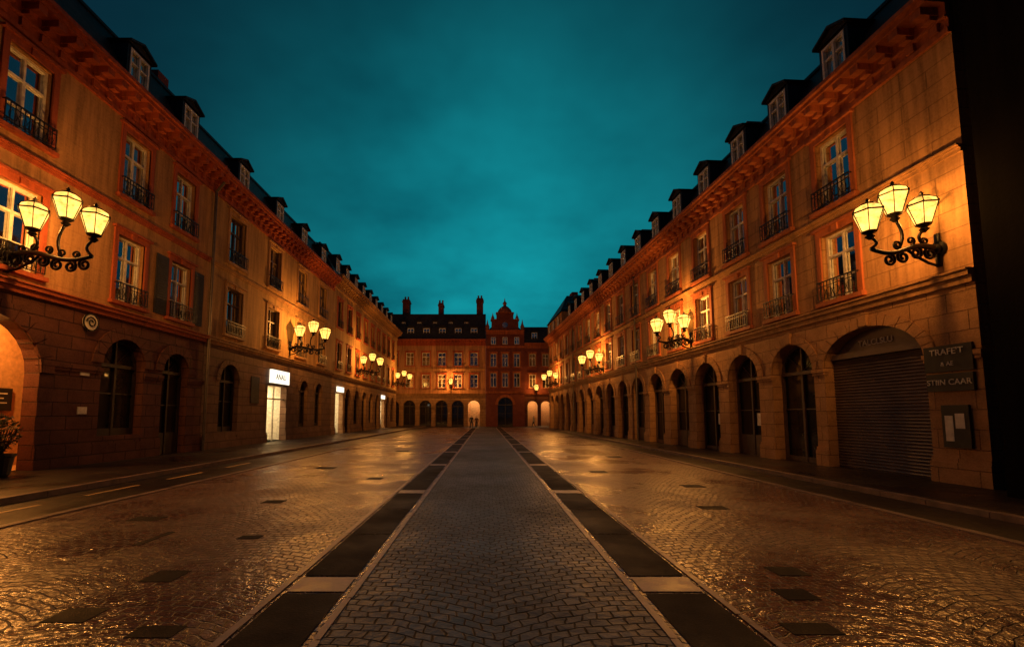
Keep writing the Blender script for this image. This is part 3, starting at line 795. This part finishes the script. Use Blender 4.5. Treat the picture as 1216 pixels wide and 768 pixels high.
# ------------------------------------------------------------------ lamps
def point(name, loc, power, parent, rad=.09, smooth=1.6):
    ld = bpy.data.lights.new(name, 'POINT'); ld.energy = power; ld.color = (1, .385, .07); ld.shadow_soft_size = rad
    ld.use_nodes = True; nt = ld.node_tree
    em_ = nt.nodes['Emission']; lf = nt.nodes.new('ShaderNodeLightFalloff'); lf.inputs['Strength'].default_value = 1; lf.inputs['Smooth'].default_value = smooth
    nt.links.new(lf.outputs['Quadratic'], em_.inputs['Strength'])
    o = bpy.data.objects.new(name, ld); scene.collection.objects.link(o); o.location = loc
    adopt(o, parent); return o
def lamp(frame, u, z, offs, s=1., power=900, multi=True, name='wall_street_lamp'):
    K = Kit(name, frame, frame.P(u, 0, z))
    I = K('bracket', 'iron', True); Gp = K('lantern_glass', 'lglass'); C = K('lantern_frames', 'iron')
    I.tube([(u, -.02, z), (u, .05, z)], .2 * s, 16); I.tube([(u, .05, z), (u, .1, z), (u, .16, z)], [.13 * s, .13 * s, .05 * s], 12)
    I.box(u - .06, u + .06, 0, .05, z - .45 * s, z + .4 * s)
    nmax = max(n for n, d in offs)
    def spiral(cn, cz, r0, turns, sgn, a0):
        return [(u, cn + sgn * (r0 * (1 - .75 * j / 22)) * math.cos(a0 + turns * 2 * math.pi * j / 22), cz + (r0 * (1 - .75 * j / 22)) * math.sin(a0 + turns * 2 * math.pi * j / 22)) for j in range(23)]
    def armz(n): return z + .10 * s * math.sin(n / nmax * 2 * math.pi) - .02
    pts = [(u, .05 + (nmax - .05) * j / 20, armz(.05 + (nmax - .05) * j / 20)) for j in range(21)]
    I.tube(pts, [(.075 - .025 * j / 20) * s for j in range(21)], 8)
    nsp = int(nmax / (.36 * s))
    for i in range(nsp):
        cn = .25 * s + i * .36 * s; sg_ = 1 if i % 2 else -1
        I.tube(spiral(cn, armz(cn) - .17 * s, .16 * s, 1.5, sg_, math.pi / 2), .036 * s, 6)
        if i < nsp - 1: I.tube(spiral(cn + .12 * s, armz(cn) + .14 * s, .11 * s, 1.4, -sg_, -math.pi / 2), .028 * s, 6)
    I.tube([(u, .04, z - .42 * s), (u, .3 * s, z - .36 * s), (u, .6 * s, z - .2 * s), (u, .85 * s, z - .03)], .036 * s, 6)
    for i, (n, dz) in enumerate(offs):
        bz = z + dz
        a0 = armz(n) ; pts = []
        for j in range(9):
            t = j / 8
            pts.append((u, n - .16 * s * math.sin(math.pi * t) * (1 if i else -1), a0 + (bz - a0) * t))
        I.tube(pts, .036 * s, 8)
        C.lathe((u, n, bz), [(.03 * s, -.08 * s), (.11 * s, 0), (.06 * s, .05 * s), (.15 * s, .1 * s), (.17 * s, .13 * s)], 10)
        b0, b1, h0, h1 = .165 * s, .33 * s, .13 * s, .62 * s
        k = 6; rot = .3
        def rg(r, zz): return [(u + r * math.cos(2 * math.pi * j / k + rot), n + r * math.sin(2 * math.pi * j / k + rot), bz + zz) for j in range(k)]
        r0, r1, r2, r3 = rg(b0, h0), rg(b1, h1), rg(.29 * s, h1 + .1 * s), rg(.15 * s, h1 + .19 * s)
        for j in range(k):
            q_ = (j + 1) % k
            Gp.poly([r0[j], r0[q_], r1[q_], r1[j]]); Gp.poly([r1[j], r1[q_], r2[q_], r2[j]]); Gp.poly([r2[j], r2[q_], r3[q_], r3[j]])
            C.tube([r0[j], r1[j]], .014 * s, 4); C.tube([r1[j], r1[q_]], .022 * s, 4); C.tube([r0[j], r0[q_]], .014 * s, 4)
            C.tube([r1[j], r2[j], r3[j]], .013 * s, 4)
            top = (r1[j][0], r1[j][1], r1[j][2] + .05 * s)
            C.tube([r1[j], top], [.03 * s, .005], 4)
        C.lathe((u, n, bz + h1 + .18 * s), [(.17 * s, 0), (.18 * s, .025 * s), (.08 * s, .07 * s), (.035 * s, .1 * s), (.05 * s, .13 * s), (.0, .2 * s)], 8)
        if multi: point('lantern_light', frame.P(u, n, bz + .42 * s), power / len(offs), K.e)
    if not multi:
        n, dz = offs[1]
        point('lantern_light', frame.P(u, n, z + dz + .42 * s), power, K.e)
    K.done()
offL = [(.65, .62), (1.55, .9), (2.35, .45)]
offR = [(.34, .5), (1.08, .74), (1.76, .28)]
PW = 2700
lamp(FL, 12.1, 6.05, offL, 1.05, PW * 1.1)
lamp(FR, 10.85, 5.75, offR, .98, PW)
lamp(FL, 30.1, 6.2, offL, 1.1, PW * 1.35, False)
lamp(FR, 22.9, 5.5, offR, 1.0, PW * 1.25, False)
lamp(FL, 46., 6.2, offL, 1.1, PW * 1.45, False)
lamp(FR, 37.2, 5.5, offR, 1.0, PW * 1.35, False)
lamp(FL, 64., 6.2, offL, 1.1, PW * 1.1, False)
lamp(FR, 54.3, 5.5, offR, 1.0, PW * 1.35, False)
lamp(FF, -5.5, 6.2, [(.4, .3), (.9, .5), (1.4, .2)], 1.0, 3600, False)
lamp(FF, 7.9, 5.3, [(.4, .3), (.9, .5), (1.4, .2)], .9, 1500, False)
pl = Kit('passage_ceiling_lamp', FL, FL.P(12.6, -1.1, 4.5))
pl('rod', 'iron').tube([(12.6, -1.1, 4.88), (12.6, -1.1, 4.6)], .015, 6)
pl('shade', 'lglass').lathe((12.6, -1.1, 4.35), [(.12, 0), (.16, .1), (.1, .24), (.03, .27)], 12)
pl.done(); point('passage_light', FL.P(12.6, -1.1, 4.25), 460, pl.e, .08, 1.)

# ------------------------------------------------------------------ potted plant
pk = Kit('potted_plant', WF, (-12.7, 12., .12))
pk('pot', 'pot').lathe((-12.7, 12.0, .12), [(.2, 0), (.24, .05), (.3, .5), (.34, .52), (.34, .58), (.27, .58), (.26, .5)], 16)
for i in range(14):
    a = R.uniform(0, 6.28); rr = R.uniform(.1, .38)
    pk('stems', 'pot').tube([(-12.7, 12., .6), (-12.7 + rr * .5 * math.cos(a), 12 + rr * .5 * math.sin(a), .95), (-12.7 + rr * math.cos(a), 12 + rr * math.sin(a), 1.35)], .012, 4)
for i in range(420):
    a = R.uniform(0, 6.28); ph = R.uniform(-1, 1); rr = .42 * R.random() ** .4
    c = Vector((-12.7 + rr * math.cos(a) * math.sqrt(1 - ph * ph), 12 + rr * math.sin(a) * math.sqrt(1 - ph * ph), 1.22 + .48 * ph * R.uniform(.6, 1.1)))
    d = Vector((R.uniform(-1, 1), R.uniform(-1, 1), R.uniform(-.5, 1))).normalized() * .08
    e = d.cross(Vector((R.random(), R.random(), R.random()))).normalized() * .028
    pk('leaves', 'leaf').poly([c - d, c + e, c + d, c - e])
pk.done()

# ------------------------------------------------------------------ people
def person(x, y, ang, coat, trousers, h=1.75, hair=(.03, .02, .015), stride=.28):
    J = {'pel': (0, 0, .93), 'wai': (0, 0, 1.08), 'che': (0, .0, 1.32), 'nek': (0, .0, 1.50), 'jaw': (0, .02, 1.58), 'hd': (0, .015, 1.66), 'top': (0, 0, 1.74),
         'sl': (-.19, 0, 1.44), 'el': (-.25, -.08, 1.16), 'wl': (-.25, .08, .93), 'hl': (-.25, .13, .83),
         'sr': (.19, 0, 1.44), 'er': (.25, -.02, 1.16), 'wr': (.26, -.06, .92), 'hr': (.26, -.05, .82),
         'pl': (-.1, 0, .9), 'kl': (-.11, stride * .6, .5), 'al': (-.11, stride * .85, .09), 'tl': (-.12, stride * .85 + .2, .035),
         'pr': (.1, 0, .9), 'kr': (.11, -stride * .1, .5), 'ar': (.11, -stride * 1.1, .12), 'tr_': (.12, -stride * 1.1 + .18, .035)}
    rad = {'pel': .15, 'wai': .13, 'che': .16, 'nek': .06, 'jaw': .075, 'hd': .095, 'top': .06, 'sl': .075, 'el': .052, 'wl': .036, 'hl': .04,
           'sr': .075, 'er': .052, 'wr': .036, 'hr': .04, 'pl': .1, 'kl': .065, 'al': .045, 'tl': .035, 'pr': .1, 'kr': .065, 'ar': .045, 'tr_': .035}
    E = [('pel', 'wai'), ('wai', 'che'), ('che', 'nek'), ('nek', 'jaw'), ('jaw', 'hd'), ('hd', 'top'), ('che', 'sl'), ('sl', 'el'), ('el', 'wl'), ('wl', 'hl'),
         ('che', 'sr'), ('sr', 'er'), ('er', 'wr'), ('wr', 'hr'), ('pel', 'pl'), ('pl', 'kl'), ('kl', 'al'), ('al', 'tl'), ('pel', 'pr'), ('pr', 'kr'), ('kr', 'ar'), ('ar', 'tr_')]
    names = list(J); k = h / 1.8
    me = bpy.data.meshes.new('body'); me.from_pydata([tuple(c * k for c in J[n]) for n in names], [(names.index(a), names.index(b)) for a, b in E], [])
    o = bpy.data.objects.new('body', me); scene.collection.objects.link(o)
    o.modifiers.new('skin', 'SKIN'); o.modifiers.new('sub', 'SUBSURF').levels = 2
    for i, n in enumerate(names):
        sv = me.skin_vertices[0].data[i]; sv.radius = (rad[n] * k * (1.15 if n in ('che', 'pel') else 1), rad[n] * k); sv.use_root = (n == 'pel')
    dg = bpy.context.evaluated_depsgraph_get(); dg.update()
    me2 = bpy.data.meshes.new_from_object(o.evaluated_get(dg)); bpy.data.objects.remove(o)
    me2.materials.clear()
    for mm in (simple('coat', coat, .8), simple('trousers', trousers, .8), simple('skin', (.5, .3, .22), .6), simple('hair', hair, .6), simple('shoes', (.02, .015, .012), .5)): me2.materials.append(mm)
    for p in me2.polygons:
        c = p.center / k; p.use_smooth = True
        if c.z > 1.52: p.material_index = 3 if (c.z > 1.69 or c.y < .0) else 2
        elif c.z < .1: p.material_index = 4
        elif abs(c.x) > .2 and c.z < .92: p.material_index = 2
        elif c.z < .86: p.material_index = 1
        else: p.material_index = 0
    e = empty('pedestrian', (x, y, .008))
    b = bpy.data.objects.new('body', me2); scene.collection.objects.link(b); b.parent = e
    e.rotation_euler = (0, 0, ang)
person(-1.9, 60, math.pi + .2, (.04, .035, .04), (.02, .02, .03))
person(-1.25, 60.4, math.pi - .1, (.10, .04, .03), (.025, .025, .03), 1.66)
person(6.9, 66, 1.2, (.3, .28, .25), (.03, .03, .04), 1.7)

# ------------------------------------------------------------------ sky
w = bpy.data.worlds.new('World'); scene.world = w; w.use_nodes = True; nt = w.node_tree
bg = nt.nodes['Background']
tc = N(nt, 'ShaderNodeTexCoord').outputs['Generated']
dt = N(nt, 'ShaderNodeVectorMath', operation='DOT_PRODUCT'); L(nt, tc, dt.inputs[0]); dt.inputs[1].default_value = Vector((.02, .95, .30)).normalized()
gl = ramp(nt, dt.outputs['Value'], .4, 1.0)
gl = math_(nt, 'POWER', gl, 5.5)
sp = N(nt, 'ShaderNodeSeparateXYZ'); L(nt, tc, sp.inputs[0])
zz = math_(nt, 'MAXIMUM', sp.outputs[2], 0.0); zz = math_(nt, 'ADD', zz, .22)
cb = N(nt, 'ShaderNodeCombineXYZ'); L(nt, math_(nt, 'DIVIDE', sp.outputs[0], zz), cb.inputs[0]); L(nt, math_(nt, 'DIVIDE', sp.outputs[1], zz), cb.inputs[1])
n1 = noise(nt, cb.outputs[0], .8, 5, .5); n2 = noise(nt, cb.outputs[0], 2.2, 4, .55)
cl = math_(nt, 'ADD', math_(nt, 'MULTIPLY', n1, .72), math_(nt, 'MULTIPLY', n2, .28))
clf = ramp(nt, cl, .38, .6)
base = mixc(nt, gl, (.0026, .017, .033), (.005, .27, .33))
low = mixc(nt, clf, (.5, .47, .5), (1.2, 1.15, 1.1))
col = mixc(nt, 1., base, low, 'MULTIPLY')
L(nt, col, bg.inputs[0]); bg.inputs[1].default_value = 1.0

# ------------------------------------------------------------------ camera
cam = bpy.data.cameras.new('camera'); co = bpy.data.objects.new('camera', cam); scene.collection.objects.link(co)
co.location = (0, 0, 1.7); co.rotation_euler = (math.radians(95), 0, 0)
cam.sensor_width = 36; cam.lens = 16; cam.shift_x = .0255; cam.shift_y = .051; cam.clip_end = 2000; cam.clip_start = .05
scene.camera = co
